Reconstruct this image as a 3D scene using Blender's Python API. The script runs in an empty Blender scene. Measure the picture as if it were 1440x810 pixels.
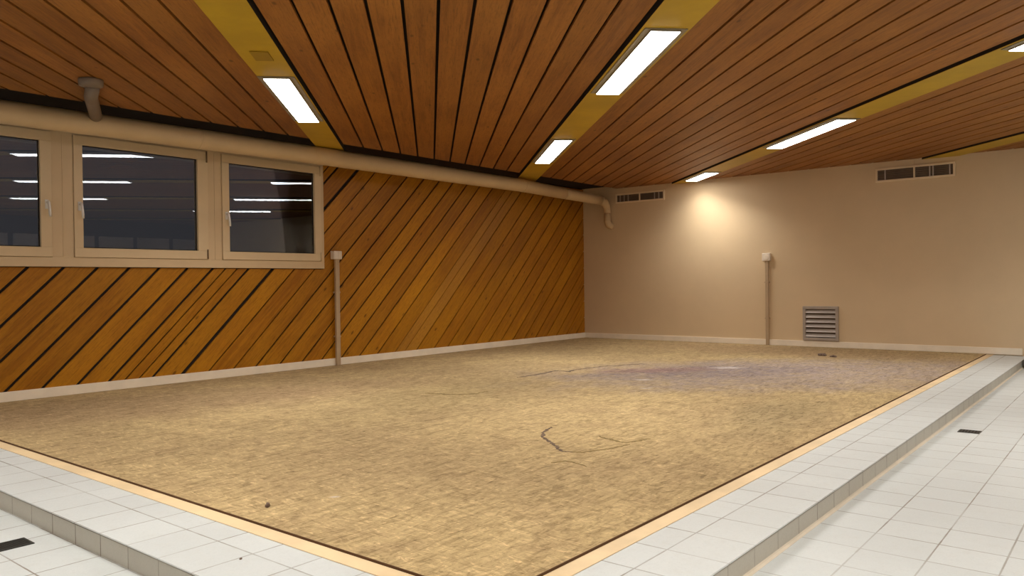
import bpy, bmesh, math, random
from mathutils import Vector, Matrix, Euler

random.seed(7)
SC = bpy.context.scene
COL = SC.collection
PI = math.pi
R2 = math.sqrt(2)

# ------------------------------------------------------------------ camera
CAM = Vector((-11.7767, -7.8793, 1.0))
F_PX, YAW, PITCH, ROLL = 1098.58, math.radians(39.0693), math.radians(0.3731), math.radians(-0.7298)
fw = Vector((math.cos(YAW) * math.cos(PITCH), math.sin(YAW) * math.cos(PITCH), -math.sin(PITCH)))
rt0 = Vector((math.sin(YAW), -math.cos(YAW), 0))
up0 = rt0.cross(fw)
rt = math.cos(ROLL) * rt0 + math.sin(ROLL) * up0
up = -math.sin(ROLL) * rt0 + math.cos(ROLL) * up0
cd = bpy.data.cameras.new('camera')
cam = bpy.data.objects.new('camera', cd)
COL.objects.link(cam)
m = Matrix.Identity(4)
for i in range(3):
    m[i][0] = rt[i]; m[i][1] = up[i]; m[i][2] = -fw[i]; m[i][3] = CAM[i]
cam.matrix_world = m
cd.sensor_width = 36.0
cd.lens = F_PX / 1440 * 36.0
cd.clip_start = 0.02
SC.camera = cam

# ------------------------------------------------------------------ world, exposure, lamp strength
w = bpy.data.worlds.new('night')
SC.world = w
w.use_nodes = True
w.node_tree.nodes['Background'].inputs[0].default_value = (0.74, 0.74, 0.82, 1)
w.node_tree.nodes['Background'].inputs[1].default_value = 0.050
SC.view_settings.view_transform = 'Standard'
SC.view_settings.look = 'None'
SC.view_settings.exposure = 0.0
SC.view_settings.gamma = 1.0
SC.view_settings.use_curve_mapping = False
LAMP_POWER = 13.0        # glow of the diffusers
TUBE_WATTS = 14.5        # downward light of a tube, per metre of fitting
TUBE_SPREAD = 128.0
LAMP_COL = (1.0, 0.955, 0.88)

# ------------------------------------------------------------------ main dimensions (metres)
ZC = 2.625          # underside of ceiling boards
ZS = ZC - 0.020      # underside of the yellow panels
ZL = -0.107         # lower tiled floor
XB, YB = -17.0, -13.0   # far ends of the room behind the camera
TX, TY, TP = -10.359, -6.717, 0.2445   # outer corner of the platform, tile pitch
MX, MY = -9.899, -6.258                # corner of the floor covering

# ------------------------------------------------------------------ node helpers
class NT:
    def __init__(s, name):
        s.m = bpy.data.materials.new(name)
        s.m.use_nodes = True
        s.t = s.m.node_tree
        s.b = s.t.nodes['Principled BSDF']
    def n(s, kind, **kw):
        o = s.t.nodes.new(kind)
        for k, v in kw.items():
            setattr(o, k, v)
        return o
    def l(s, a, b):
        s.t.links.new(a, b)
    def val(s, sock, v):
        if isinstance(v, bpy.types.NodeSocket):
            s.l(v, sock)
        else:
            sock.default_value = v
    def math(s, op, a, b=None, c=None, clamp=False):
        o = s.n('ShaderNodeMath', operation=op)
        o.use_clamp = clamp
        s.val(o.inputs[0], a)
        if b is not None: s.val(o.inputs[1], b)
        if c is not None: s.val(o.inputs[2], c)
        return o.outputs[0]
    def mix(s, f, a, b, blend='MIX'):
        o = s.n('ShaderNodeMix', data_type='RGBA', blend_type=blend)
        s.val(o.inputs[0], f)
        s.val(o.inputs[6], a if isinstance(a, bpy.types.NodeSocket) else (*a, 1))
        s.val(o.inputs[7], b if isinstance(b, bpy.types.NodeSocket) else (*b, 1))
        return o.outputs[2]
    def noise(s, vec, scale, detail=4, rough=0.55, dist=0.0):
        o = s.n('ShaderNodeTexNoise')
        s.l(vec, o.inputs['Vector'])
        o.inputs['Scale'].default_value = scale
        o.inputs['Detail'].default_value = detail
        o.inputs['Roughness'].default_value = rough
        o.inputs['Distortion'].default_value = dist
        return o.outputs[0]
    def maprange(s, v, a, b, c=0.0, d=1.0, smooth=True):
        o = s.n('ShaderNodeMapRange')
        o.interpolation_type = 'SMOOTHSTEP' if smooth else 'LINEAR'
        s.val(o.inputs[0], v)
        for i, x in enumerate((a, b, c, d)):
            o.inputs[i + 1].default_value = x
        return o.outputs[0]
    def scalevec(s, vec, sx, sy, sz, rot=0.0):
        o = s.n('ShaderNodeMapping')
        s.l(vec, o.inputs[0])
        o.inputs['Scale'].default_value = (sx, sy, sz)
        o.inputs['Rotation'].default_value = (0, 0, rot)
        return o.outputs[0]
    def pos(s):
        return s.n('ShaderNodeNewGeometry').outputs['Position']
    def bump(s, h, strength, dist=0.01):
        o = s.n('ShaderNodeBump')
        o.inputs['Strength'].default_value = strength
        o.inputs['Distance'].default_value = dist
        s.l(h, o.inputs['Height'])
        s.l(o.outputs[0], s.b.inputs['Normal'])

def plain(name, col, rough=0.6, metal=0.0, vary=0.06, scale=6.0, bump=0.0):
    M = NT(name)
    p = M.pos()
    n = M.noise(p, scale, 5, 0.6)
    k = M.maprange(n, 0.3, 0.7, 0, 1)
    a = tuple(c * (1 - vary) for c in col)
    b = tuple(min(1, c * (1 + vary)) for c in col)
    M.l(M.mix(k, a, b), M.b.inputs['Base Color'])
    M.b.inputs['Roughness'].default_value = rough
    M.b.inputs['Metallic'].default_value = metal
    if bump:
        M.bump(M.noise(p, 90, 3), bump, 0.004)
    return M.m

def wood_boards(name, dark, mid, light, pale, rough=0.5):
    """varnished boards: UV runs along/across each board in metres, 'board' is a value per board"""
    M = NT(name)
    uv = M.n('ShaderNodeUVMap').outputs[0]
    at = M.n('ShaderNodeAttribute', attribute_name='board')
    rnd = at.outputs['Fac']
    off = M.n('ShaderNodeVectorMath', operation='ADD')
    cmb = M.n('ShaderNodeCombineXYZ')
    M.l(M.math('MULTIPLY', rnd, 37.0), cmb.inputs[0])
    M.l(M.math('MULTIPLY', rnd, 11.0), cmb.inputs[2])
    M.l(uv, off.inputs[0]); M.l(cmb.outputs[0], off.inputs[1])
    v = off.outputs[0]
    g1 = M.noise(M.scalevec(v, 1.1, 22, 1), 1.0, 5, 0.6, 0.8)
    g2 = M.noise(M.scalevec(v, 6, 120, 1), 1.0, 3, 0.6)
    big = M.noise(M.scalevec(v, 0.9, 1.6, 1), 1.0, 3, 0.5)
    c = M.mix(M.maprange(g1, 0.32, 0.68), dark, mid)
    c = M.mix(M.maprange(big, 0.35, 0.7, 0, 0.75), c, light)
    c = M.mix(M.math('MULTIPLY', M.maprange(g2, 0.50, 0.72), 0.55), c, tuple(x * 0.5 for x in dark))
    # knots
    vo = M.n('ShaderNodeTexVoronoi')
    M.l(M.scalevec(v, 3.2, 7.0, 1), vo.inputs['Vector'])
    vo.inputs['Scale'].default_value = 1.0
    vr = M.math('LESS_THAN', M.n_sep(vo.outputs['Color']), 0.42)
    kn = M.math('MULTIPLY', M.maprange(vo.outputs['Distance'], 0.05, 0.14, 1, 0), vr)
    c = M.mix(M.math('MULTIPLY', kn, 0.75), c, tuple(x * 0.32 for x in dark))
    # per board tone
    tone = M.maprange(rnd, 0, 1, 0.90, 1.09, smooth=False)
    hs = M.n('ShaderNodeHueSaturation')
    M.l(c, hs.inputs['Color']); M.l(tone, hs.inputs['Value'])
    ispale = M.math('GREATER_THAN', rnd, 1.5)
    c = M.mix(M.math('MULTIPLY', ispale, 0.4), hs.outputs[0], pale)
    sp = M.noise(M.scalevec(v, 18, 60, 1), 1.0, 4, 0.75)
    c = M.mix(M.maprange(sp, 0.45, 0.75, 0, 0.45), c, tuple(x * 0.45 for x in mid))
    M.l(c, M.b.inputs['Base Color'])
    M.b.inputs['Roughness'].default_value = rough
    M.b.inputs['Specular IOR Level'].default_value = 0.3
    M.bump(g2, 0.12, 0.003)
    return M.m

def n_sep(self, col):
    o = self.n('ShaderNodeSeparateColor')
    self.l(col, o.inputs[0])
    return o.outputs[0]
NT.n_sep = n_sep

def tile_mat(name, tone, grout, rough=0.33, edge=False):
    M = NT(name)
    p = M.pos()
    sp = M.n('ShaderNodeSeparateXYZ'); M.l(p, sp.inputs[0])
    nr = M.n('ShaderNodeSeparateXYZ'); M.l(M.n('ShaderNodeNewGeometry').outputs['Normal'], nr.inputs[0])
    def dist(c, o):
        a = M.math('DIVIDE', M.math('SUBTRACT', c, o), TP)
        a = M.math('ABSOLUTE', M.math('SUBTRACT', M.math('FRACT', M.math('ADD', a, 0.5)), 0.5))
        return M.math('MULTIPLY', a, TP), M.math('FLOOR', M.math('DIVIDE', M.math('SUBTRACT', c, o), TP))
    wob = M.math('MULTIPLY', M.math('SUBTRACT', M.noise(p, 14, 2), 0.5), 0.004)
    dx, ix = dist(sp.outputs[0], TX)
    dy, iy = dist(sp.outputs[1], TY)
    dx = M.math('ADD', dx, M.math('MULTIPLY', M.math('GREATER_THAN', M.math('ABSOLUTE', nr.outputs[0]), 0.5), 1.0))
    dy = M.math('ADD', dy, M.math('MULTIPLY', M.math('GREATER_THAN', M.math('ABSOLUTE', nr.outputs[1]), 0.5), 1.0))
    dmin = M.math('ADD', M.math('MINIMUM', dx, dy), wob)
    line = M.maprange(dmin, 0.0016, 0.0044, 1, 0)
    if edge: line = M.math('MAXIMUM', line, M.maprange(sp.outputs[2], -0.0235, -0.0215, 0, 1))
    cmb = M.n('ShaderNodeCombineXYZ'); M.l(ix, cmb.inputs[0]); M.l(iy, cmb.inputs[1])
    wn = M.n('ShaderNodeTexWhiteNoise'); M.l(cmb.outputs[0], wn.inputs['Vector'])
    k = M.math('MULTIPLY', wn.outputs[0], 0.45)
    k = M.math('ADD', k, M.maprange(M.noise(p, 2.2, 4), 0.3, 0.7, 0, 0.35))
    c = M.mix(k, tone, tuple(t * 0.87 for t in tone))
    fine = M.noise(p, 130, 3)
    c = M.mix(M.maprange(M.noise(p, 42, 4, 0.7), 0.45, 0.7, 0, 0.16), c, tuple(t * 0.75 for t in tone))
    c = M.mix(M.maprange(fine, 0.55, 0.8, 0, 0.28), c, tuple(t * 0.72 for t in tone))
    dirt = M.maprange(M.noise(p, 9, 5, 0.7), 0.5, 0.78, 0, 0.25)
    c = M.mix(dirt, c, (tone[0] * 0.75, tone[1] * 0.72, tone[2] * 0.66))
    # grout varies from light to dark along its run
    gv = M.maprange(M.noise(p, 1.7, 3), 0.35, 0.65, 0.35, 0.95)
    c = M.mix(M.math('MULTIPLY', line, gv), c, grout)
    M.l(c, M.b.inputs['Base Color'])
    M.l(M.math('ADD', M.math('MULTIPLY', line, 0.4), M.maprange(fine, 0.3, 0.7, rough, rough + 0.14)), M.b.inputs['Roughness'])
    h = M.math('SUBTRACT', M.math('MULTIPLY', fine, 0.10), line)
    M.bump(h, 0.35, 0.003)
    return M.m

def covering_mat():
    M = NT('fibre_covering')
    p = M.pos()
    sp = M.n('ShaderNodeSeparateXYZ'); M.l(p, sp.inputs[0])
    X, Y = sp.outputs[0], sp.outputs[1]
    # fibres matted in two directions
    f1 = M.noise(M.scalevec(p, 9, 34, 1, 0.35), 1.0, 5, 0.65, 1.2)
    f2 = M.noise(M.scalevec(p, 40, 12, 1, 0.9), 1.0, 5, 0.65, 1.4)
    f3 = M.noise(p, 75, 3, 0.7)
    big = M.noise(p, 0.55, 4, 0.55)
    mid = M.noise(p, 2.6, 5, 0.6, 0.6)
    sand = (0.455, 0.334, 0.172); straw = (0.53, 0.395, 0.200); brown = (0.37, 0.26, 0.137)
    c = M.mix(M.maprange(big, 0.38, 0.62), sand, straw)
    c = M.mix(M.maprange(mid, 0.42, 0.70, 0, 0.45), c, brown)
    def ellipse(cx, cy, ax, ay, ang, soft0, soft1):
        ca, sa = math.cos(ang), math.sin(ang)
        ux = M.math('SUBTRACT', X, cx); uy = M.math('SUBTRACT', Y, cy)
        u = M.math('DIVIDE', M.math('ADD', M.math('MULTIPLY', ux, ca), M.math('MULTIPLY', uy, sa)), ax)
        v = M.math('DIVIDE', M.math('SUBTRACT', M.math('MULTIPLY', uy, ca), M.math('MULTIPLY', ux, sa)), ay)
        d = M.math('SQRT', M.math('ADD', M.math('MULTIPLY', u, u), M.math('MULTIPLY', v, v)))
        d = M.math('ADD', d, M.math('MULTIPLY', M.math('SUBTRACT', M.noise(p, 1.9, 5, 0.65), 0.5), 1.3))
        return M.maprange(d, soft0, soft1, 1, 0)
    blot = M.maprange(M.noise(p, 6.5, 5, 0.7), 0.30, 0.62, 0.45, 1.0)
    # purple grey soiling
    s1 = M.math('MULTIPLY', ellipse(-3.4, -4.9, 2.7, 1.5, -PI / 4, 0.55, 1.25), blot)
    c = M.mix(M.math('MULTIPLY', s1, 0.85), c, (0.325, 0.26, 0.235))
    s2 = M.math('MULTIPLY', ellipse(-3.7, -4.2, 1.7, 0.65, -PI / 4, 0.35, 1.2), blot)
    c = M.mix(M.math('MULTIPLY', s2, 0.75), c, (0.22, 0.175, 0.18))
    s2b = M.math('MULTIPLY', ellipse(-4.0, -3.55, 0.9, 0.30, -PI / 4, 0.3, 1.2), blot)
    c = M.mix(M.math('MULTIPLY', s2b, 0.55), c, (0.31, 0.165, 0.14))
    # faint brown soiling along the window side and an olive patch
    s3 = ellipse(-8.4, -1.35, 2.6, 0.75, -0.25, 0.3, 1.4)
    c = M.mix(M.math('MULTIPLY', s3, 0.50), c, (0.33, 0.215, 0.125))
    s4 = ellipse(-6.9, -3.0, 1.6, 0.8, 0.2, 0.3, 1.3)
    c = M.mix(M.math('MULTIPLY', s4, 0.28), c, (0.33, 0.255, 0.115))
    s5 = ellipse(-6.0, -5.75, 1.1, 0.35, 0.15, 0.3, 1.3)
    c = M.mix(M.math('MULTIPLY', s5, 0.45), c, (0.30, 0.235, 0.125))
    s6 = ellipse(-0.9, -4.2, 0.8, 3.0, 0.0, 0.3, 1.3)
    c = M.mix(M.math('MULTIPLY', s6, 0.45), c, (0.36, 0.235, 0.13))
    # pale spilled paint
    for (cx, cy, r) in ((-3.32, -4.16, 0.20), (-4.78, -3.93, 0.13), (-5.33, -4.25, 0.07), (-9.45, -4.9, 0.03)):
        sw = ellipse(cx, cy, r * 1.5, r * 0.8, -PI / 4, 0.2, 0.9)
        c = M.mix(M.math('MULTIPLY', sw, 0.6), c, (0.62, 0.56, 0.52))
    # matted fibres: lighter and darker strokes at several sizes
    def mul(c, f, k):
        return M.mix(f, c, (k, k * 0.97, k * 0.92), 'MULTIPLY')
    f4 = M.noise(M.scalevec(p, 16, 5, 1, -0.5), 1.0, 6, 0.72, 2.2)
    f5 = M.noise(M.scalevec(p, 3.0, 12, 1, -0.78), 1.0, 6, 0.62, 2.5)
    f6 = M.noise(M.scalevec(p, 11, 2.6, 1, -0.6), 1.0, 6, 0.62, 2.5)
    st = M.noise(M.scalevec(p, 2.4, 17, 1, -0.75), 1.0, 6, 0.62, 3.5)
    c = mul(c, M.maprange(f1, 0.47, 0.70, 0, 0.85), 0.58)
    c = mul(c, M.maprange(f4, 0.52, 0.70, 0, 0.75), 0.60)
    c = mul(c, M.maprange(f5, 0.50, 0.66, 0, 0.70), 0.66)
    c = mul(c, M.maprange(f6, 0.54, 0.70, 0, 0.60), 0.64)
    c = mul(c, M.maprange(st, 0.62, 0.72, 0, 0.95), 0.42)
    c = mul(c, M.maprange(f3, 0.54, 0.72, 0, 0.75), 0.50)
    hi = M.mix(1.0, c, (1.65, 1.68, 1.75), 'MULTIPLY')
    c = M.mix(M.maprange(f2, 0.50, 0.70, 0, 0.80), c, hi)
    c = M.mix(M.maprange(f5, 0.50, 0.34, 0, 0.22), c, hi)
    M.l(c, M.b.inputs['Base Color'])
    M.b.inputs['Roughness'].default_value = 0.93
    M.b.inputs['Specular IOR Level'].default_value = 0.2
    h = M.math('ADD', M.math('ADD', M.math('MULTIPLY', f1, -1.0), f2), M.math('MULTIPLY', f3, 0.6))
    M.bump(h, 0.45, 0.006)
    return M.m

def glass_mat():
    M = NT('window_glass')
    nt = M.t
    out = nt.nodes['Material Output']
    nt.nodes.remove(M.b)
    fr = M.n('ShaderNodeFresnel'); fr.inputs[0].default_value = 1.75
    gl = M.n('ShaderNodeBsdfGlossy'); gl.inputs['Roughness'].default_value = 0.012
    gl.inputs['Color'].default_value = (0.88, 0.93, 1.0, 1)
    tr = M.n('ShaderNodeBsdfTransparent'); tr.inputs[0].default_value = (0.86, 0.88, 0.9, 1)
    wav = M.maprange(M.noise(M.pos(), 1.2, 2), 0.3, 0.7, 0.9, 1.1)
    mx = M.n('ShaderNodeMixShader')
    M.l(M.math('MULTIPLY', fr.outputs[0], wav, clamp=True), mx.inputs[0])
    M.l(tr.outputs[0], mx.inputs[1]); M.l(gl.outputs[0], mx.inputs[2])
    M.l(mx.outputs[0], out.inputs[0])
    return M.m

def lamp_mat(name='lamp_diffuser', power=LAMP_POWER, col=LAMP_COL):
    M = NT(name)
    M.b.inputs['Base Color'].default_value = (0.9, 0.9, 0.88, 1)
    M.b.inputs['Emission Color'].default_value = (*col, 1)
    M.b.inputs['Emission Strength'].default_value = power
    M.b.inputs['Roughness'].default_value = 0.4
    return M.m

MAT = dict(
    ceiling=wood_boards('ceiling_boards', (0.225, 0.080, 0.015), (0.345, 0.132, 0.024), (0.40, 0.165, 0.032), (0.36, 0.2, 0.08)),
    wallwood=wood_boards('wall_boards', (0.335, 0.122, 0.006), (0.465, 0.185, 0.007), (0.54, 0.235, 0.010), (0.42, 0.22, 0.045), 0.42),
    paint=plain('wall_paint', (0.735, 0.565, 0.355), 0.75, vary=0.03, scale=1.2, bump=0.08),
    backpaint=plain('rear_wall_paint', (0.60, 0.50, 0.37), 0.8, vary=0.03, scale=1.5),
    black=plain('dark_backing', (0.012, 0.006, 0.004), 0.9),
    yellow=plain('yellow_panel', (0.50, 0.315, 0.012), 0.55, vary=0.10, scale=2.0),
    yellowdark=plain('yellow_cover', (0.34, 0.205, 0.008), 0.6, vary=0.05),
    cream=plain('cream_frame', (0.70, 0.53, 0.325), 0.45, vary=0.03, scale=3.0),
    cream2=plain('vent_frame_paint', (0.86, 0.70, 0.49), 0.5, vary=0.03),
    sill=plain('cream_sash', (0.74, 0.575, 0.36), 0.42, vary=0.03, scale=3.0),
    skirting=plain('skirting_paint', (0.93, 0.83, 0.68), 0.5, vary=0.05, scale=4.0),
    pipe=plain('pipe_paint', (0.64, 0.475, 0.275), 0.4, vary=0.06, scale=2.0),
    pipegrey=plain('grey_plastic', (0.22, 0.165, 0.12), 0.5, vary=0.08),
    timber=plain('edge_timber', (0.80, 0.615, 0.37), 0.55, vary=0.10, scale=3.0),
    tile=tile_mat('glazed_tiles', (0.665, 0.705, 0.705), (0.22, 0.185, 0.145)),
    riser=tile_mat('riser_tiles', (0.56, 0.525, 0.445), (0.17, 0.125, 0.09), 0.4, True),
    covering=covering_mat(),
    glass=glass_mat(),
    lamp=lamp_mat(),
    fitting=plain('lamp_housing', (0.26, 0.215, 0.14), 0.5, metal=0.0, vary=0.04),
    metal=plain('grille_metal', (0.46, 0.40, 0.35), 0.45, metal=0.3, vary=0.08),
    ventdark=plain('vent_louvre', (0.14, 0.10, 0.07), 0.6, vary=0.1),
    louvre=plain('vent_louvre_metal', (0.20, 0.15, 0.11), 0.5, vary=0.1),
    white=plain('white_plastic', (0.86, 0.76, 0.64), 0.4, vary=0.02),
    conduit=plain('conduit_paint', (0.50, 0.365, 0.23), 0.5, vary=0.05),
    handle=plain('handle_metal', (0.80, 0.78, 0.74), 0.3, metal=0.4, vary=0.02),
    hinge=plain('hinge_brown', (0.22, 0.14, 0.08), 0.5, metal=0.3),
    crack=plain('crack_dirt', (0.15, 0.10, 0.065), 0.95, vary=0.4, scale=40),
    crackolive=plain('crease_dirt', (0.235, 0.165, 0.060), 0.95, vary=0.3, scale=30),
    crumb=plain('dark_crumb', (0.15, 0.10, 0.075), 0.9, vary=0.4, scale=60),
    binding=plain('binding_brown', (0.10, 0.045, 0.015), 0.8),
    drain=plain('drain_metal', (0.045, 0.045, 0.04), 0.5, metal=0.5),
    panel=plain('partition_laminate', (0.78, 0.70, 0.64), 0.6, vary=0.05),
)

# ------------------------------------------------------------------ mesh helpers
def link(name, bm, mat, parent=None, smooth=False, bevel=0.0):
    me = bpy.data.meshes.new(name)
    bmesh.ops.recalc_face_normals(bm, faces=bm.faces)
    bm.to_mesh(me); bm.free()
    me.materials.append(mat)
    if smooth:
        for p in me.polygons: p.use_smooth = True
    o = bpy.data.objects.new(name, me)
    COL.objects.link(o)
    if parent is not None:
        o.parent = parent
    if bevel:
        b = o.modifiers.new('bevel', 'BEVEL'); b.width = bevel; b.segments = 2; b.limit_method = 'ANGLE'
    return o

def box(bm, lo, hi):
    x0, y0, z0 = lo; x1, y1, z1 = hi
    v = [bm.verts.new(p) for p in ((x0, y0, z0), (x1, y0, z0), (x1, y1, z0), (x0, y1, z0),
                                   (x0, y0, z1), (x1, y0, z1), (x1, y1, z1), (x0, y1, z1))]
    for f in ((0, 3, 2, 1), (4, 5, 6, 7), (0, 1, 5, 4), (1, 2, 6, 5), (2, 3, 7, 6), (3, 0, 4, 7)):
        bm.faces.new([v[i] for i in f])

def obox(bm, c, ex, ey, ez, hx, hy, hz):
    """oriented box, c centre, e* unit axes, h* half sizes"""
    c = Vector(c)
    v = []
    for sz in (-1, 1):
        for sx, sy in ((-1, -1), (1, -1), (1, 1), (-1, 1)):
            v.append(bm.verts.new(c + ex * (sx * hx) + ey * (sy * hy) + ez * (sz * hz)))
    for f in ((0, 3, 2, 1), (4, 5, 6, 7), (0, 1, 5, 4), (1, 2, 6, 5), (2, 3, 7, 6), (3, 0, 4, 7)):
        bm.faces.new([v[i] for i in f])

def one_box(name, lo, hi, mat, parent=None, bevel=0.0):
    bm = bmesh.new(); box(bm, lo, hi)
    return link(name, bm, mat, parent, bevel=bevel)

def tube(bm, pts, radii, seg=28, cap=True):
    pts = [Vector(p) for p in pts]
    if not isinstance(radii, (list, tuple)): radii = [radii] * len(pts)
    rings = []
    prev = None
    for i, p in enumerate(pts):
        if i == 0: d = pts[1] - p
        elif i == len(pts) - 1: d = p - pts[i - 1]
        else: d = (pts[i + 1] - p).normalized() + (p - pts[i - 1]).normalized()
        d.normalize()
        ref = Vector((0, 0, 1)) if abs(d.z) < 0.9 else Vector((1, 0, 0))
        if prev is None:
            a = d.cross(ref).normalized()
        else:
            a = (prev - d * prev.dot(d)).normalized()
        prev = a
        b = d.cross(a)
        rings.append([bm.verts.new(p + (a * math.cos(2 * PI * k / seg) + b * math.sin(2 * PI * k / seg)) * radii[i]) for k in range(seg)])
    for r0, r1 in zip(rings, rings[1:]):
        for k in range(seg):
            bm.faces.new((r0[k], r0[(k + 1) % seg], r1[(k + 1) % seg], r1[k]))
    if cap:
        bm.faces.new(rings[0][::-1]); bm.faces.new(rings[-1])

def arc(p0, p1, p2, n=8):
    """smooth bend from p0 to p2 through the corner p1 (quadratic)"""
    p0, p1, p2 = Vector(p0), Vector(p1), Vector(p2)
    return [p0 * (1 - t) ** 2 + p1 * 2 * t * (1 - t) + p2 * t * t for t in [i / n for i in range(n + 1)]]

def struct(o):
    o['kind'] = 'structure'
    return o

def tag(o, label, cat, group=None):
    o['label'] = label; o['category'] = cat
    if group: o['group'] = group
    return o

def empty(name, loc):
    o = bpy.data.objects.new(name, None)
    o.empty_display_size = 0.1
    COL.objects.link(o)
    o.location = loc
    return o

def adopt(root, *kids):
    """parent meshes written in world coordinates to an empty that stands at the thing's base"""
    for k in kids:
        k.parent = root
        if root.type == 'EMPTY':
            k.data.transform(Matrix.Translation(-Vector(root.location)))

def clip(poly, a, b, c):
    """keep the side a*x + b*y <= c"""
    out = []
    for i in range(len(poly)):
        p, q = poly[i], poly[(i + 1) % len(poly)]
        dp, dq = a * p[0] + b * p[1] - c, a * q[0] + b * q[1] - c
        if dp <= 0: out.append(p)
        if (dp < 0 < dq) or (dq < 0 < dp):
            t = dp / (dp - dq)
            out.append((p[0] + (q[0] - p[0]) * t, p[1] + (q[1] - p[1]) * t))
    return out

def board_mesh(name, polys, to3d, normal, thick, uvfn, mat, side_bevel=True):
    """polys: list of (2d polygon, board value, along0)"""
    bm = bmesh.new()
    uvl = bm.loops.layers.uv.new('UVMap')
    vals = []
    nv = Vector(normal)
    for poly, val in polys:
        if len(poly) < 3: continue
        fr = [bm.verts.new(to3d(*p)) for p in poly]
        bk = [bm.verts.new(v.co - nv * thick) for v in fr]
        uv = {}
        for p, v, k in zip(poly, fr, bk):
            uv[v] = uvfn(*p); uv[k] = uvfn(*p)
        fs = []
        try:
            fs.append(bm.faces.new(fr))
        except ValueError:
            continue
        n = len(poly)
        for i in range(n):
            fs.append(bm.faces.new((fr[i], bk[i], bk[(i + 1) % n], fr[(i + 1) % n])))
        for f in fs:
            for l in f.loops: l[uvl].uv = uv[l.vert]
            vals.append(val)
    me = bpy.data.meshes.new(name)
    bm.to_mesh(me); bm.free()
    at = me.attributes.new('board', 'FLOAT', 'FACE')
    at.data.foreach_set('value', vals)
    me.materials.append(mat)
    o = bpy.data.objects.new(name, me)
    COL.objects.link(o)
    return o

# ================================================================== STRUCTURE
# ---- lower floor
struct(one_box('floor', (XB, YB, ZL - 0.1), (0.0, 0.0, ZL), MAT['tile']))

# ---- walls
struct(one_box('wall_back_right', (0.0, YB, ZL - 0.1), (0.15, 0.2, 2.9), MAT['paint']))
struct(one_box('wall_rear_left', (XB - 0.15, YB, ZL - 0.1), (XB, 0.2, 2.9), MAT['backpaint']))
bm = bmesh.new()
box(bm, (XB, YB - 0.15, ZL - 0.1), (0, YB, 2.9))
struct(link('wall_front', bm, plain('front_wall_timber', (0.10, 0.05, 0.03), 0.7)))

# ---- wood clad wall: backing with the window opening, and diagonal boards
WX0, WX1, WZ0, WZ1 = -13.45, -5.765, 1.205, 2.545     # outer size of the window band
bm = bmesh.new()
box(bm, (XB, 0.02, ZL - 0.1), (0, 0.2, WZ0 + 0.02))
box(bm, (XB, 0.02, WZ1 - 0.02), (0, 0.2, 2.9))
box(bm, (WX1 - 0.02, 0.02, WZ0 + 0.02), (0, 0.2, WZ1 - 0.02))
box(bm, (XB, 0.02, WZ0 + 0.02), (WX0 + 0.02, 0.2, WZ1 - 0.02))
backing = struct(link('wall_window', bm, MAT['black']))

gaps = [-8.716, -8.425, -8.273, -8.131, -7.990, -7.672, -7.377, -7.083, -6.800, -6.481, -6.170, -5.885, -5.580, -5.290, -4.990, -4.680, -4.500, -4.275, -3.930, -3.650, -3.340]
gw = {-7.672: 0.040, -8.273: 0.014, -8.131: 0.014, -4.680: 0.011, -4.500: 0.011, -7.377: 0.016, -7.083: 0.014}
c = -9.020
left = []
while c > -20: left.append(round(c, 3)); c -= 0.3045
gaps = left[::-1] + gaps
c = -3.045
while c < 0.2: gaps.append(round(c, 3)); c += 0.298
pale = {-4.680, -4.500}
polys = []
for g0, g1 in zip(gaps, gaps[1:]):
    def hw(g): return gw.get(g, 0.026 if g < -6.9 else 0.021 if g < -5.2 else 0.018) / 2 * R2
    a, b = g0 + hw(g0), g1 - hw(g1)
    val = random.random() if not (g0 in pale) else 1.6 + random.random() * 0.3
    base = [(a - 1, -1.0), (b - 1, -1.0), (b + 4, 4.0), (a + 4, 4.0)]      # (x, z)
    def cl(x0, x1, z0, z1):
        q = base
        for k in ((-1, 0, -x0), (1, 0, x1), (0, -1, -z0), (0, 1, z1)): q = clip(q, *k)
        return q
    for rc in ((XB, 0.0, ZL, WZ0 - 0.006), (WX1 + 0.006, 0.0, WZ0 - 0.006, 2.66), (XB, WX0 - 0.006, WZ0 - 0.006, 2.66)):
        q = cl(*rc)
        if len(q) >= 3: polys.append((q, val))
cladding = board_mesh('wood_cladding', polys, lambda x, z: Vector((x, 0.0, z)), (0, -1, 0), 0.019,
                      lambda x, z: ((x + z) / R2, (x - z) / R2), MAT['wallwood'])
adopt(backing, cladding)

# ---- ceiling boards (diagonal, 211 mm pitch) between yellow panels
ceil_back = struct(one_box('ceiling', (XB, YB, ZC + 0.05), (0.0, 0.0, ZC + 0.2), MAT['black']))
STRIPS = []     # (d0, d1, gap side)
d_s = {0: (-6.690, -6.395, 1), 1: (-4.056, -3.764, 1), 2: (-1.405, -1.085, -1), 3: (1.247, 1.567, -1), 4: (3.902, 4.222, -1), 5: (6.552, 6.872, -1), -1: (-9.35, -9.05, 1), 6: (9.20, 9.52, -1)}
bays = []
ks = sorted(d_s)
for a, b in zip(ks, ks[1:]):
    d0 = d_s[a][1] + (0.027 if d_s[a][2] == 1 else 0.0)
    d1 = d_s[b][0] - (0.027 if d_s[b][2] == -1 else 0.0)
    bays.append((d0, d1))
bays.append((-12.2, d_s[-1][0])); bays.append((d_s[6][1], 12.0))
polys = []
def ed(e, d): return ((e + d) / R2, (e - d) / R2)
def clip_room(q, ymax):
    for k in ((1, 0, -0.002), (-1, 0, -XB), (0, 1, ymax), (0, -1, -YB)): q = clip(q, *k)
    return q
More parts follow.
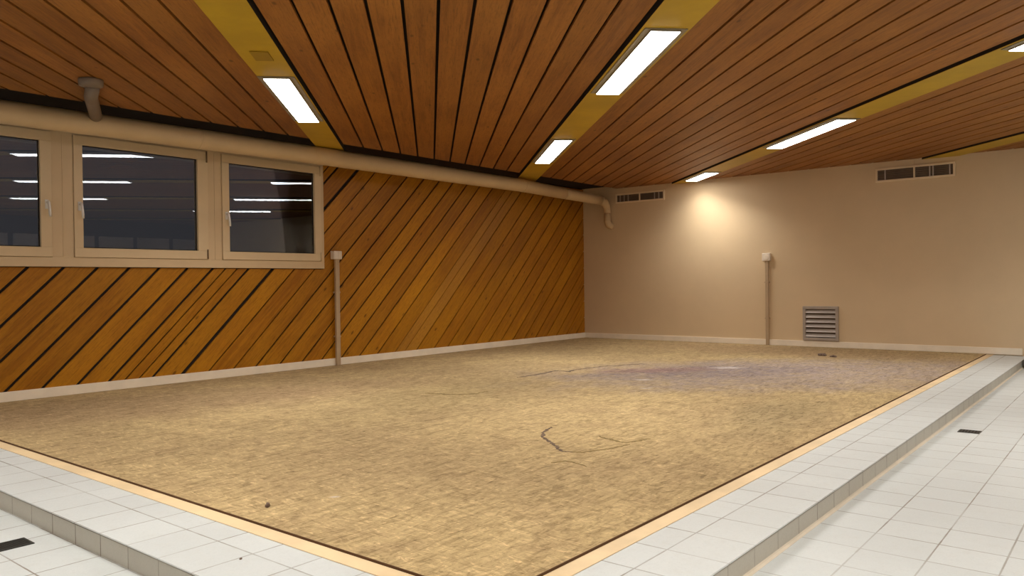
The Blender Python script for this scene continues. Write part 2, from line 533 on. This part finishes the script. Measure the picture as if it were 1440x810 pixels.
for d0, d1 in bays:
    n = max(1, round((d1 - d0) / 0.211)); p = (d1 - d0) / n
    for i in range(n):
        a = d0 + i * p + (0.011 if i else 0); b = d0 + (i + 1) * p - (0.011 if i < n - 1 else 0)
        q = [ed(-24, a), ed(4, a), ed(4, b), ed(-24, b)]
        q = clip_room(q, -0.70)
        if len(q) >= 3: polys.append((q, random.random()))
cb = board_mesh('ceiling_boarding', polys, lambda x, y: Vector((x, y, ZC)), (0, 0, -1), 0.022,
                lambda x, y: ((x + y) / R2, (x - y) / R2), MAT['ceiling'])
adopt(ceil_back, cb)

for i, k in enumerate(ks):
    d0, d1, _ = d_s[k]
    q = clip_room([ed(-24, d0), ed(4, d0), ed(4, d1), ed(-24, d1)], -0.36)
    if len(q) < 3: continue
    def slab(q, za, zb, mat, name):
        bm = bmesh.new()
        lo = [bm.verts.new((x, y, za)) for x, y in q]
        hi = [bm.verts.new((x, y, zb)) for x, y in q]
        bm.faces.new(lo); bm.faces.new(hi[::-1])
        for j in range(len(q)):
            bm.faces.new((lo[j], hi[j], hi[(j + 1) % len(q)], lo[(j + 1) % len(q)]))
        return link(name, bm, mat)
    tr = struct(slab(q, ZS, ZS + 0.003, MAT['yellow'], 'trim_%d' % (i + 1)))
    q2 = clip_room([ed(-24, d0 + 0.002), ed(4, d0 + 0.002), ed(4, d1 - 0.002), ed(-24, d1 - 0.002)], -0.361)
    cs = slab(q2, ZS + 0.003, ZC + 0.045, MAT['black'], 'panel_shadow_gap')  # black box paints in the shadow along the hanging panel's sides
    cs.parent = tr; cs['label'] = 'side of the panel painted black as its shadow gap'

# ---- rear panelling, seen only mirrored in the panes
bm = bmesh.new()
x = -16.6
while x < -0.8:
    box(bm, (x, YB, ZL + 0.05), (x + 0.86, YB + 0.04, 2.2))
    x += 0.98
struct(link('trim_20', bm, MAT['panel']))

# ---- skirtings
struct(one_box('baseboard_window', (TX, -0.022, 0.0), (-0.016, 0.0, 0.088), MAT['skirting'], bevel=0.003))
struct(one_box('baseboard_back_right', (-0.018, TY + 0.06, 0.0), (0.0, -0.0, 0.085), MAT['skirting'], bevel=0.003))
struct(one_box('baseboard_lower', (-0.02, YB, ZL), (0.0, TY, -0.012), MAT['skirting'], bevel=0.003))

# ================================================================== PLATFORM
plat = empty('tiled_platform', ((TX) / 2, (TY) / 2, ZL))
tag(plat, 'low raised platform edged with pale tiles along both open sides of the floor covering', 'platform')
bm = bmesh.new(); box(bm, (TX, TY, -0.017), (-0.003, -0.003, -0.012))
top = link('tiled_top', bm, MAT['tile'])
bm = bmesh.new(); box(bm, (TX + 0.004, TY + 0.004, ZL), (-0.003, -0.003, -0.017))
ris = link('tiled_riser', bm, MAT['riser']); ris['label'] = 'darker beige riser tiles'
adopt(plat, top, ris)
bmod = top.modifiers.new('bevel', 'BEVEL'); bmod.width = 0.002; bmod.segments = 2; bmod.limit_method = 'ANGLE'
# cement fillet at the foot of the riser
bm = bmesh.new()
for a, b, nrm in (((TX, TY + 0.004, ZL), (-0.025, TY + 0.004, ZL), Vector((0, -1, 0))),):
    a, b = Vector(a), Vector(b)
    pts = [(0, 0.012), (0.004, 0.006), (0.014, 0.001), (0.014, 0), (0, 0)]
    va = [bm.verts.new(a + nrm * u + Vector((0, 0, v))) for u, v in pts]
    vb = [bm.verts.new(b + nrm * u + Vector((0, 0, v))) for u, v in pts]
    n = len(pts)
    for i in range(n): bm.faces.new((va[i], vb[i], vb[(i + 1) % n], va[(i + 1) % n]))
    bm.faces.new(va); bm.faces.new(vb[::-1])
fil = link('fillet', bm, plain('fillet_cement', (0.66, 0.58, 0.46), 0.7)); fil['label'] = 'pale cement fillet'
adopt(plat, fil)

# floor covering with mitred timber edging
G = 0.004
cov = one_box('floor_covering', (MX, MY, -0.012), (-0.019, -0.023, 0.0), MAT['covering'])
tag(cov, 'large worn sand-coloured fibre floor covering with purple grey stains, laid on the platform', 'floor covering')
EW = 0.078
def edging(name, quad, label):
    bm = bmesh.new()
    lo = [bm.verts.new((x, y, -0.012)) for x, y in quad]
    hi = [bm.verts.new((x, y, -0.008)) for x, y in quad]
    bm.faces.new(lo[::-1]); bm.faces.new(hi)
    for j in range(4): bm.faces.new((lo[j], lo[(j + 1) % 4], hi[(j + 1) % 4], hi[j]))
    o = link(name, bm, MAT['timber'], bevel=0.0025)
    tag(o, label, 'edging strip')
x0, y0 = MX - G, MY - G
edging('timber_edging', [(x0 - EW, y0 - EW), (-0.02, y0 - EW), (-0.02, y0), (x0, y0)],
       'long light timber edging strip right of the floor covering, meeting the beige wall')
edging('timber_edging', [(x0 - EW, y0 - EW), (x0, y0), (x0, -0.024), (x0 - EW, -0.024)],
       'light timber edging strip along the front left side of the floor covering')
bm = bmesh.new()
box(bm, (x0 + 0.0005, y0 + 0.0005, -0.0118), (-0.02, MY, 0.0004)); box(bm, (x0 + 0.0005, MY, -0.0118), (MX, -0.024, 0.0004))
jl = link('edge_binding', bm, MAT['binding']); jl.parent = cov; jl['label'] = 'dark brown cut edge'

# cracks and creases in the covering
def ribbon(pts, width, mat, label, z=0.0):
    pts = [Vector((p[0], p[1], 0)) for p in pts]
    # resample
    fine = []
    for i in range(len(pts) - 1):
        p0 = pts[max(0, i - 1)]; p1 = pts[i]; p2 = pts[i + 1]; p3 = pts[min(len(pts) - 1, i + 2)]
        for s in range(6):
            t = s / 6
            fine.append(0.5 * ((2 * p1) + (p2 - p0) * t + (2 * p0 - 5 * p1 + 4 * p2 - p3) * t * t + (3 * p1 - p0 - 3 * p2 + p3) * t ** 3))
    fine.append(pts[-1])
    bm = bmesh.new()
    L = []
    n = len(fine)
    for i, p in enumerate(fine):
        d = (fine[min(n - 1, i + 1)] - fine[max(0, i - 1)])
        d = d.normalized() if d.length > 1e-6 else Vector((1, 0, 0))
        s = Vector((-d.y, d.x, 0))
        taper = min(1, (i + 0.6) / 4, (n - i - 0.4) / 6)
        ww = width * taper * (0.55 + 0.9 * random.random())
        j = s * (random.random() - 0.5) * width * 0.8
        L.append([bm.verts.new(p + j + s * ww * 0.5 + Vector((0, 0, 0.0003))),
                  bm.verts.new(p + j + Vector((0, 0, 0.0035))),
                  bm.verts.new(p + j - s * ww * 0.5 + Vector((0, 0, 0.0003)))])
    for a, b in zip(L, L[1:]):
        bm.faces.new((a[0], b[0], b[1], a[1])); bm.faces.new((a[1], b[1], b[2], a[2])); bm.faces.new((a[2], b[2], b[0], a[0]))
    bm.faces.new(L[0]); bm.faces.new(L[-1][::-1])
    o = link('crease', bm, mat)
    o.parent = cov; o['label'] = label
def gp(px, py, z=0.0):
    d = fw + rt * ((px - 720) / F_PX) - up * ((py - 405) / F_PX)
    t = (z - CAM.z) / d.z
    p = CAM + d * t
    return (p.x, p.y)
# world positions of the marks were surveyed once from the photograph
CR = dict(
    a=[(776, 601), (769, 604), (764, 609), (764, 615), (772, 621), (780, 626), (786, 632), (792, 635), (806, 636), (820, 636), (836, 634), (852, 632), (868, 629), (886, 625)],
    b=[(726, 531), (748, 528), (770, 524), (786, 521), (800, 523), (808, 520), (826, 518), (850, 515), (884, 513), (906, 512)],
    c=[(598, 553), (618, 554), (640, 555), (664, 554), (684, 551)],
    d=[(842, 613), (858, 618), (878, 622), (896, 620), (916, 617)],
    e=[(775, 651), (800, 649), (826, 657)],
)
ribbon([gp(*q) for q in CR['a'][:9]], 0.022, MAT['crack'], 'dark hooked crack')
ribbon([gp(*q) for q in CR['b']], 0.045, MAT['crack'], 'long dark crack at the edge of the stain')
ribbon([gp(*q) for q in CR['a'][8:]], 0.016, MAT['crackolive'], 'thin end of the hooked crack')
ribbon([gp(*q) for q in CR['c']], 0.050, MAT['crackolive'], 'olive brown crease')
ribbon([gp(*q) for q in CR['d']], 0.026, MAT['crackolive'], 'faint curved crease')
ribbon([gp(*q) for q in CR['e']], 0.014, MAT['crackolive'], 'faint crease')

def crumb(name, px, py, z, sx, sy, sz, mat, label, rot=0.0):
    bm = bmesh.new()
    bmesh.ops.create_icosphere(bm, subdivisions=2, radius=1.0)
    for v in bm.verts:
        k = 0.75 + 0.5 * random.random()
        v.co = Vector((v.co.x * sx * k, v.co.y * sy * k, max(0.0, v.co.z * sz * k + sz * 0.5)))
    o = link(name, bm, mat)
    x, y = gp(px, py, z)
    o.location = (x, y, z); o.rotation_euler = (0, 0, rot)
    tag(o, label, 'debris')
crumb('dirt_clump', 376, 713, 0.0, 0.015, 0.009, 0.014, MAT['crumb'], 'small dark clump of dirt on the front part of the floor covering', 0.5)
crumb('dirt_clump', 1156, 500, 0.0, 0.075, 0.055, 0.022, MAT['crumb'], 'dark clump of debris on the floor covering below the louvred grille', 0.2)
crumb('dirt_clump', 1172, 502, 0.0, 0.05, 0.03, 0.015, MAT['crumb'], 'smaller flat piece of debris just right of the dark clump below the grille', 1.2)
crumb('stone_chip', 338.5, 786.5, -0.012, 0.006, 0.005, 0.004, MAT['crumb'], 'tiny dark chip lying on the white platform tiles in the front left')

# ---- floor drains
def drain(cx, cy, hx, hy, label):
    root = empty('floor_drain', (cx, cy, ZL))
    tag(root, label, 'floor drain')
    bm = bmesh.new()
    t = 0.010
    box(bm, (-hx, -hy, 0), (hx, -hy + t, 0.004)); box(bm, (-hx, hy - t, 0), (hx, hy, 0.004))
    box(bm, (-hx, -hy + t, 0), (-hx + t, hy - t, 0.004)); box(bm, (hx - t, -hy + t, 0), (hx, hy - t, 0.004))
    link('drain_rim', bm, MAT['drain'], root)
    bm = bmesh.new()
    n = 6
    for i in range(n):
        y = -hy + t + (2 * hy - 2 * t) * (i + 0.2) / n
        box(bm, (-hx + t, y, 0.0), (hx - t, y + (2 * hy - 2 * t) / n * 0.6, 0.003))
    link('drain_grate', bm, MAT['drain'], root)
    bm = bmesh.new(); box(bm, (-hx + t, -hy + t, 0.0001), (hx - t, hy - t, 0.0012))
    link('drain_well', bm, MAT['black'], root)
drain(-5.386, -6.892, 0.058, 0.068, 'small dark square floor drain beside the step on the right')
drain(-10.54, -4.060, 0.078, 0.060, 'small dark floor drain in the lower tiles at the left edge')

# black block on the lower tiles at the far end of the step
o = one_box('floor_box', (-0.62, -6.90, ZL), (-0.42, -6.734, 0.045), plain('black_rubber', (0.015, 0.013, 0.012), 0.6), bevel=0.01)
tag(o, 'black block on the lower tiles beside the far end of the step', 'box')

# ================================================================== WINDOWS
FY = -0.032      # face of outer frame
SY = -0.046      # face of sashes
GLASS_TILT = -0.0050
GY = -0.010      # glass
frame_bm = bmesh.new()
def mull(x0, x1, z0, z1, y=FY): box(frame_bm, (x0, y, z0), (x1, 0.09, z1))
sashes = [(-7.130, -5.812), (-8.652, -7.300), (-10.190, -8.845), (-11.72, -10.37), (-13.25, -11.90)]
SZ0, SZ1 = 1.296, 2.450
mull(WX0, WX1, WZ0, SZ0 - 0.003)                   # bottom rail
mull(WX0, WX1, SZ1 + 0.003, WZ1)                   # head
mull(sashes[0][1] + 0.003, WX1, SZ0 - 0.003, SZ1 + 0.003)
for (a0, a1), (b0, b1) in zip(sashes, sashes[1:]):
    mull(b1 + 0.003, a0 - 0.003, SZ0 - 0.003, SZ1 + 0.003)
    cm = (b1 + a0) / 2
    box(frame_bm, (cm - 0.004, FY - 0.004, SZ0), (cm + 0.004, FY, SZ1))   # cover bead in the post
mull(WX0, sashes[-1][0] - 0.003, SZ0 - 0.003, SZ1 + 0.003)
outer = struct(link('trim_10', frame_bm, MAT['cream'], bevel=0.003))
bm = bmesh.new(); box(bm, (WX0, 0.05, SZ0 - 0.004), (WX1, 0.085, SZ0 + 0.01)); box(bm, (WX0, 0.05, SZ1 - 0.01), (WX1, 0.085, SZ1 + 0.004))
seal = link('rebate', bm, MAT['cream']); seal.parent = outer
for i, (x0, x1) in enumerate(sashes):
    gx0, gx1 = (x0 + 0.085, x1 - 0.095)
    if i == 1: gx0, gx1 = x0 + 0.080, x1 - 0.115
    gz0, gz1 = 1.385, 2.362
    bm = bmesh.new()
    box(bm, (x0, SY, SZ0), (x1, 0.03, gz0)); box(bm, (x0, SY, gz1), (x1, 0.03, SZ1))
    box(bm, (x0, SY, gz0), (gx0, 0.03, gz1)); box(bm, (gx1, SY, gz0), (x1, 0.03, gz1))
    s = struct(link('window_%d' % (i + 1), bm, MAT['sill'], bevel=0.003))
    bm = bmesh.new(); box(bm, (gx0, GY, gz0), (gx1, GY + 0.004, gz1))
    for v in bm.verts: v.co.y += (v.co.z - gz0) * GLASS_TILT
    g = link('pane', bm, MAT['glass']); g.parent = s
    bm = bmesh.new()
    t = 0.009
    box(bm, (gx0, GY - 0.006, gz0), (gx0 + t, GY - 0.0005, gz1)); box(bm, (gx1 - t, GY - 0.006, gz0), (gx1, GY - 0.0005, gz1))
    box(bm, (gx0 + t, GY - 0.006, gz0), (gx1 - t, GY - 0.0005, gz0 + t)); box(bm, (gx0 + t, GY - 0.006, gz1 - t), (gx1 - t, GY - 0.0005, gz1))
    k = link('gasket', bm, MAT['black']); k.parent = s; k['label'] = 'black glazing seal'
    if i > 3: continue
    # handle: rose plus lever hanging down
    hx = (x1 - 0.045) if i == 2 else (x0 + 0.047)
    bm = bmesh.new()
    box(bm, (hx - 0.016, SY - 0.008, 1.735), (hx + 0.016, SY, 1.82))
    h = link('window_handle', bm, MAT['handle'], bevel=0.004); h.parent = s; h['label'] = 'light metal handle'
    bm = bmesh.new()
    tube(bm, [(hx, SY - 0.006, 1.795), (hx, SY - 0.040, 1.795)], 0.011, 14)
    tube(bm, arc((hx, SY - 0.036, 1.80), (hx + 0.004, SY - 0.05, 1.79), (hx + 0.012, SY - 0.050, 1.66), 8), [0.013, 0.013, 0.013, 0.012, 0.012, 0.012, 0.012, 0.012, 0.010], 14)
    lv = link('lever', bm, MAT['handle'], smooth=True); lv.parent = h
    # hinges on the side away from the handle
    qx = (x0 - 0.002) if i == 2 else (x1 + 0.002)
    for z0, z1 in ((2.335, 2.455), (1.30, 1.40)):
        bm = bmesh.new()
        tube(bm, [(qx - 0.012, SY - 0.004, z0), (qx - 0.012, SY - 0.004, z1)], 0.008, 12)
        hh = link('hinge', bm, MAT['hinge'] if (i == 1) else MAT['sill'], smooth=True); hh.parent = s
        if i == 1: hh['label'] = 'dark hinge'

# ================================================================== PIPE along the window wall
def pc(x):      # pipe centre: it stands a little further off the wall towards the corner
    ks = [(-17.0, -0.43, 2.480), (-9.4, -0.43, 2.491), (-6.5, -0.44, 2.502), (-2.46, -0.50, 2.484), (-1.35, -0.53, 2.448), (-0.75, -0.55, 2.423), (-0.32, -0.56, 2.412)]
    for (x0, y0, z0), (x1, y1, z1) in zip(ks, ks[1:]):
        if x <= x1 or x1 == ks[-1][0]:
            t = (x - x0) / (x1 - x0)
            return (x, y0 + (y1 - y0) * t, z0 + (z1 - z0) * t)
PE = -0.56
root = empty('heating_pipe', (-6.0, -0.45, 2.38))
tag(root, 'thick cream painted pipe running under the ceiling along the windows and wood wall', 'pipe')
bm = bmesh.new(); tube(bm, [pc(x) for x in (-16.98, -12.5, -9.4, -6.5, -4.3, -2.46, -1.35)], [0.101] * 5 + [0.098, 0.094], 36)
a = link('main_run', bm, MAT['pipe'], smooth=True)
bm = bmesh.new(); tube(bm, [pc(-1.35), pc(-1.25), pc(-0.75), pc(-0.32)], [0.094, 0.090, 0.084, 0.080], 32)
b = link('end_run', bm, MAT['pipe'], smooth=True)
bm = bmesh.new()
pts = arc((-0.32, PE, 2.412), (-0.085, PE, 2.405), (-0.085, PE, 2.20), 12)
tube(bm, pts, [0.080 - 0.022 * i / 12 for i in range(13)], 28)
cc = link('elbow', bm, MAT['pipe'], smooth=True)
bm = bmesh.new()
pts = [Vector((-0.085, PE, 2.20)), Vector((-0.085, PE, 2.10))] + arc((-0.085, PE, 2.06), (-0.085, PE, 1.985), (-0.004, PE - 0.04, 1.975), 8)
tube(bm, pts, [0.056, 0.056] + [0.058] * 9, 24)
dd = link('drop_pipe', bm, MAT['pipe'], smooth=True)
cps = []
for x, r in ((-7.62, 0.1035), (-6.22, 0.1035), (-2.40, 0.101), (-10.6, 0.1035)):
    bm = bmesh.new(); tube(bm, [pc(x - 0.012), pc(x - 0.008), pc(x + 0.008), pc(x + 0.012)], [r - 0.004, r, r, r - 0.004], 36)
    cps.append(link('coupling', bm, MAT['pipe'], smooth=True))
bm = bmesh.new(); tube(bm, [(-0.085, PE, 2.075), (-0.085, PE, 2.055)], 0.062, 24)
cps.append(link('coupling', bm, MAT['pipe'], smooth=True))
adopt(root, a, b, cc, dd, *cps)
# short grey branch from the ceiling to the pipe
root = empty('branch_pipe', (-9.09, -1.51, ZC - 0.07))
tag(root, 'short grey pipe with round collar between the ceiling and the thick cream pipe', 'pipe')
bm = bmesh.new(); tube(bm, [(-9.085, -1.50, 2.560), (-8.98, -1.22, 2.556), (-8.66, -0.555, 2.548)], 0.052, 24)
a = link('pipe_body', bm, MAT['pipegrey'], smooth=True)
bm = bmesh.new(); tube(bm, [(-9.10, -1.51, ZC - 0.002), (-9.10, -1.51, ZC - 0.010), (-9.10, -1.51, ZC - 0.05), (-9.10, -1.51, ZC - 0.06)], [0.088, 0.090, 0.086, 0.06], 32)
b = link('collar', bm, MAT['pipegrey'], smooth=True)
adopt(root, a, b)

# ================================================================== SOCKETS with their conduits
def socket_wood():
    root = empty('socket_post', (-5.583, -0.03, 0.0))
    tag(root, 'white socket box on a thin upright conduit in front of the wood clad wall', 'wall socket')
    bm = bmesh.new(); box(bm, (-5.613, -0.058, 0.0), (-5.553, -0.024, 1.325))
    a = link('conduit', bm, MAT['conduit'], bevel=0.005)
    bm = bmesh.new(); box(bm, (-5.652, -0.078, 1.322), (-5.527, -0.002, 1.425))
    b = link('socket_box', bm, MAT['white'], bevel=0.008)
    bm = bmesh.new()
    box(bm, (-5.644, -0.084, 1.335), (-5.595, -0.078, 1.412)); box(bm, (-5.588, -0.084, 1.335), (-5.536, -0.078, 1.412))
    c2 = link('socket_cover', bm, MAT['white'], bevel=0.003)
    ds = [one_box('conduit_clip', (-5.617, -0.061, z), (-5.549, -0.0015, z + 0.02), MAT['conduit']) for z in (0.35, 0.9)]
    adopt(root, a, b, c2, *ds)
socket_wood()
def socket_beige():
    root = empty('socket_post', (-0.03, -3.372, 0.0))
    tag(root, 'white socket box on a thin upright conduit fixed to the beige wall', 'wall socket')
    bm = bmesh.new(); box(bm, (-0.048, -3.398, 0.0), (-0.019, -3.350, 1.29))
    a = link('conduit', bm, MAT['conduit'], bevel=0.005)
    bm = bmesh.new(); box(bm, (-0.062, -3.435, 1.285), (-0.001, -3.308, 1.405))
    b = link('socket_box', bm, MAT['white'], bevel=0.008)
    bm = bmesh.new(); tube(bm, [(-0.062, -3.372, 1.345), (-0.068, -3.372, 1.345)], [0.040, 0.038], 24)
    c2 = link('socket_cover', bm, MAT['skirting'], smooth=False)
    ds = [one_box('conduit_clip', (-0.051, -3.406, z), (-0.001, -3.341, z + 0.02), MAT['conduit']) for z in (0.4, 0.95)]
    adopt(root, a, b, c2, *ds)
socket_beige()

# ================================================================== VENTS
def slot_vent(y0, y1, z0, z1, label, bars, plate):
    """y0 > y1, on the beige wall x = 0"""
    root = empty('air_vent', (0.0, (y0 + y1) / 2, z0)); tag(root, label, 'air vent')
    B = 0.028
    bm = bmesh.new()
    box(bm, (-0.022, y1, z0), (-0.001, y0, z0 + B)); box(bm, (-0.022, y1, z1 - B), (-0.001, y0, z1))
    box(bm, (-0.022, y1, z0 + B), (-0.001, y1 + B, z1 - B)); box(bm, (-0.022, y0 - B, z0 + B), (-0.001, y0, z1 - B))
    ym = (y0 + y1) / 2
    box(bm, (-0.022, ym - 0.012, z0 + B), (-0.001, ym + 0.012, z1 - B))
    a = link('vent_frame', bm, MAT['cream2'], bevel=0.003)
    bm = bmesh.new()
    n = 5
    for i in range(n):
        z = z0 + B + (z1 - z0 - 2 * B) * (i + 0.5) / n
        obox(bm, (-0.009, ym, z), Vector((0, 1, 0)), Vector((0.7, 0, 0.71)), Vector((-0.71, 0, 0.7)), (y0 - y1) / 2 - B, 0.008, 0.0012)
    b = link('louvre', bm, MAT['louvre'])
    bm = bmesh.new(); box(bm, (-0.0025, y1 + B, z0 + B), (-0.001, y0 - B, z1 - B))
    c2 = link('vent_opening', bm, MAT['ventdark']); c2['label'] = 'dark opening'
    kids = [a, b, c2]
    for y in bars: kids.append(one_box('vent_bar', (-0.017, y - 0.008, z0 + B), (-0.0025, y + 0.008, z1 - B), MAT['metal']))
    bm = bmesh.new()
    box(bm, (-0.010, plate[0], z1 + 0.002), (-0.001, plate[1], ZC - 0.002))
    kids.append(link('cover_plate', bm, MAT['paint'], bevel=0.002))
    adopt(root, *kids)
slot_vent(-0.690, -1.640, 2.358, 2.528, 'long narrow air vent under the ceiling beside the pipe end, in the corner', (-0.78, -0.86, -0.94, -1.45, -1.53), (-1.665, -0.50))
slot_vent(-4.935, -5.925, 2.342, 2.538, 'long narrow air vent under the ceiling on the right of the beige wall', (-5.06, -5.62, -5.66, -5.86), (-5.425, -4.925))

root = empty('louvred_grille', (0.0, -4.165, 0.093)); tag(root, 'square grey metal grille with horizontal louvres low on the beige wall', 'grille')
y0, y1, z0, z1 = -3.908, -4.418, 0.094, 0.598
B = 0.042
bm = bmesh.new()
box(bm, (-0.034, y1, z0), (-0.001, y0, z0 + B)); box(bm, (-0.034, y1, z1 - B), (-0.001, y0, z1))
box(bm, (-0.034, y1, z0 + B), (-0.001, y1 + B, z1 - B)); box(bm, (-0.034, y0 - B, z0 + B), (-0.001, y0, z1 - B))
a = link('grille_frame', bm, MAT['metal'], bevel=0.004)
bm = bmesh.new(); box(bm, (-0.003, y1 + B, z0 + B), (-0.001, y0 - B, z1 - B))
b = link('grille_opening', bm, MAT['ventdark'])
kids = [a, b]
for i in range(6):
    z = z0 + B + (z1 - z0 - 2 * B) * (i + 0.5) / 6
    bm = bmesh.new()
    obox(bm, (-0.020, (y0 + y1) / 2, z), Vector((0, 1, 0)), Vector((-0.55, 0, -0.835)), Vector((-0.835, 0, 0.55)), (y0 - y1) / 2 - B, 0.026, 0.0018)
    kids.append(link('slat', bm, MAT['metal']))
adopt(root, *kids)

# ================================================================== CEILING LIGHTS
EV = Vector((1 / R2, 1 / R2, 0)); DV = Vector((1 / R2, -1 / R2, 0)); ZV = Vector((0, 0, 1))
def light_meshes(L):
    hl = L / 2
    bm = bmesh.new()
    obox(bm, (0, 0, -0.0035), EV, DV, ZV, hl + 0.02, 0.140, 0.003)
    obox(bm, (0, 0, -0.0115), EV, DV, ZV, hl + 0.006, 0.100, 0.005)
    m1 = link('housing', bm, MAT['fitting'])
    bm = bmesh.new()
    obox(bm, (0, 0, -0.018), EV, DV, ZV, hl, 0.096, 0.0015)
    m2 = link('diffuser', bm, MAT['lamp'])
    ld = bpy.data.lights.new('tube', 'AREA')
    ld.shape = 'RECTANGLE'; ld.size = L; ld.size_y = 0.19
    ld.energy = TUBE_WATTS * L; ld.color = LAMP_COL; ld.spread = math.radians(TUBE_SPREAD)
    m3 = bpy.data.objects.new('tube', ld); COL.objects.link(m3)
    m3.location = (0, 0, -0.0215); m3.rotation_euler = (0, 0, PI / 4)
    return m1, m2, m3
proto = {}
def ceiling_light(d, e, L, label, group='strip lights in the yellow ceiling panels'):
    x, y = ed(e, d)
    r = empty('ceiling_light', (x, y, ZS))
    tag(r, label, 'ceiling light', group)
    if L not in proto:
        proto[L] = light_meshes(L)
        for k in proto[L]: k.parent = r
    else:
        for s in proto[L]:
            k = s.copy(); COL.objects.link(k); k.parent = r
    return r
S = {k: (v[0] + v[1]) / 2 for k, v in d_s.items()}
ceiling_light(S[1] - 0.005, -6.935, 1.60, 'lit strip light in the leftmost yellow panel, above the windows')
ceiling_light(S[2], -8.215, 1.65, 'largest and nearest lit strip light, in the middle yellow panel')
ceiling_light(S[2] - 0.01, -4.410, 1.65, 'smaller lit strip light further along the middle yellow panel, near the pipe')
ceiling_light(S[3], -5.630, 1.65, 'long lit strip light in the right hand yellow panel')
ceiling_light(S[3], -2.24, 0.90, 'short lit strip light against the beige wall, above the bright patch')
ceiling_light(S[3], -9.610, 1.65, 'lit strip light cut off by the right edge of the photo')
for d, e in ((S[1], -10.74), (S[1], -14.54), (S[2], -12.02), (S[2], -15.82), (S[3], -13.41), (S[4], -7.15), (S[4], -14.75),
             (S[0], -9.55), (S[0], -13.35)):
    ceiling_light(d, e, 1.65, 'lit strip light in the part of the ceiling behind the photographer', 'strip lights out of view')

# yellow cover plate in the first panel
bm = bmesh.new(); obox(bm, (0, 0, -0.0045), EV, DV, ZV, 0.105, 0.062, 0.004)
cp = link('cover_plate', bm, MAT['yellowdark'], bevel=0.002)
x, y = ed(-8.30, -3.905)
cp.location = (x, y, ZS - 0.0005)
tag(cp, 'small square darker yellow cover plate in the leftmost yellow ceiling panel', 'cover plate')
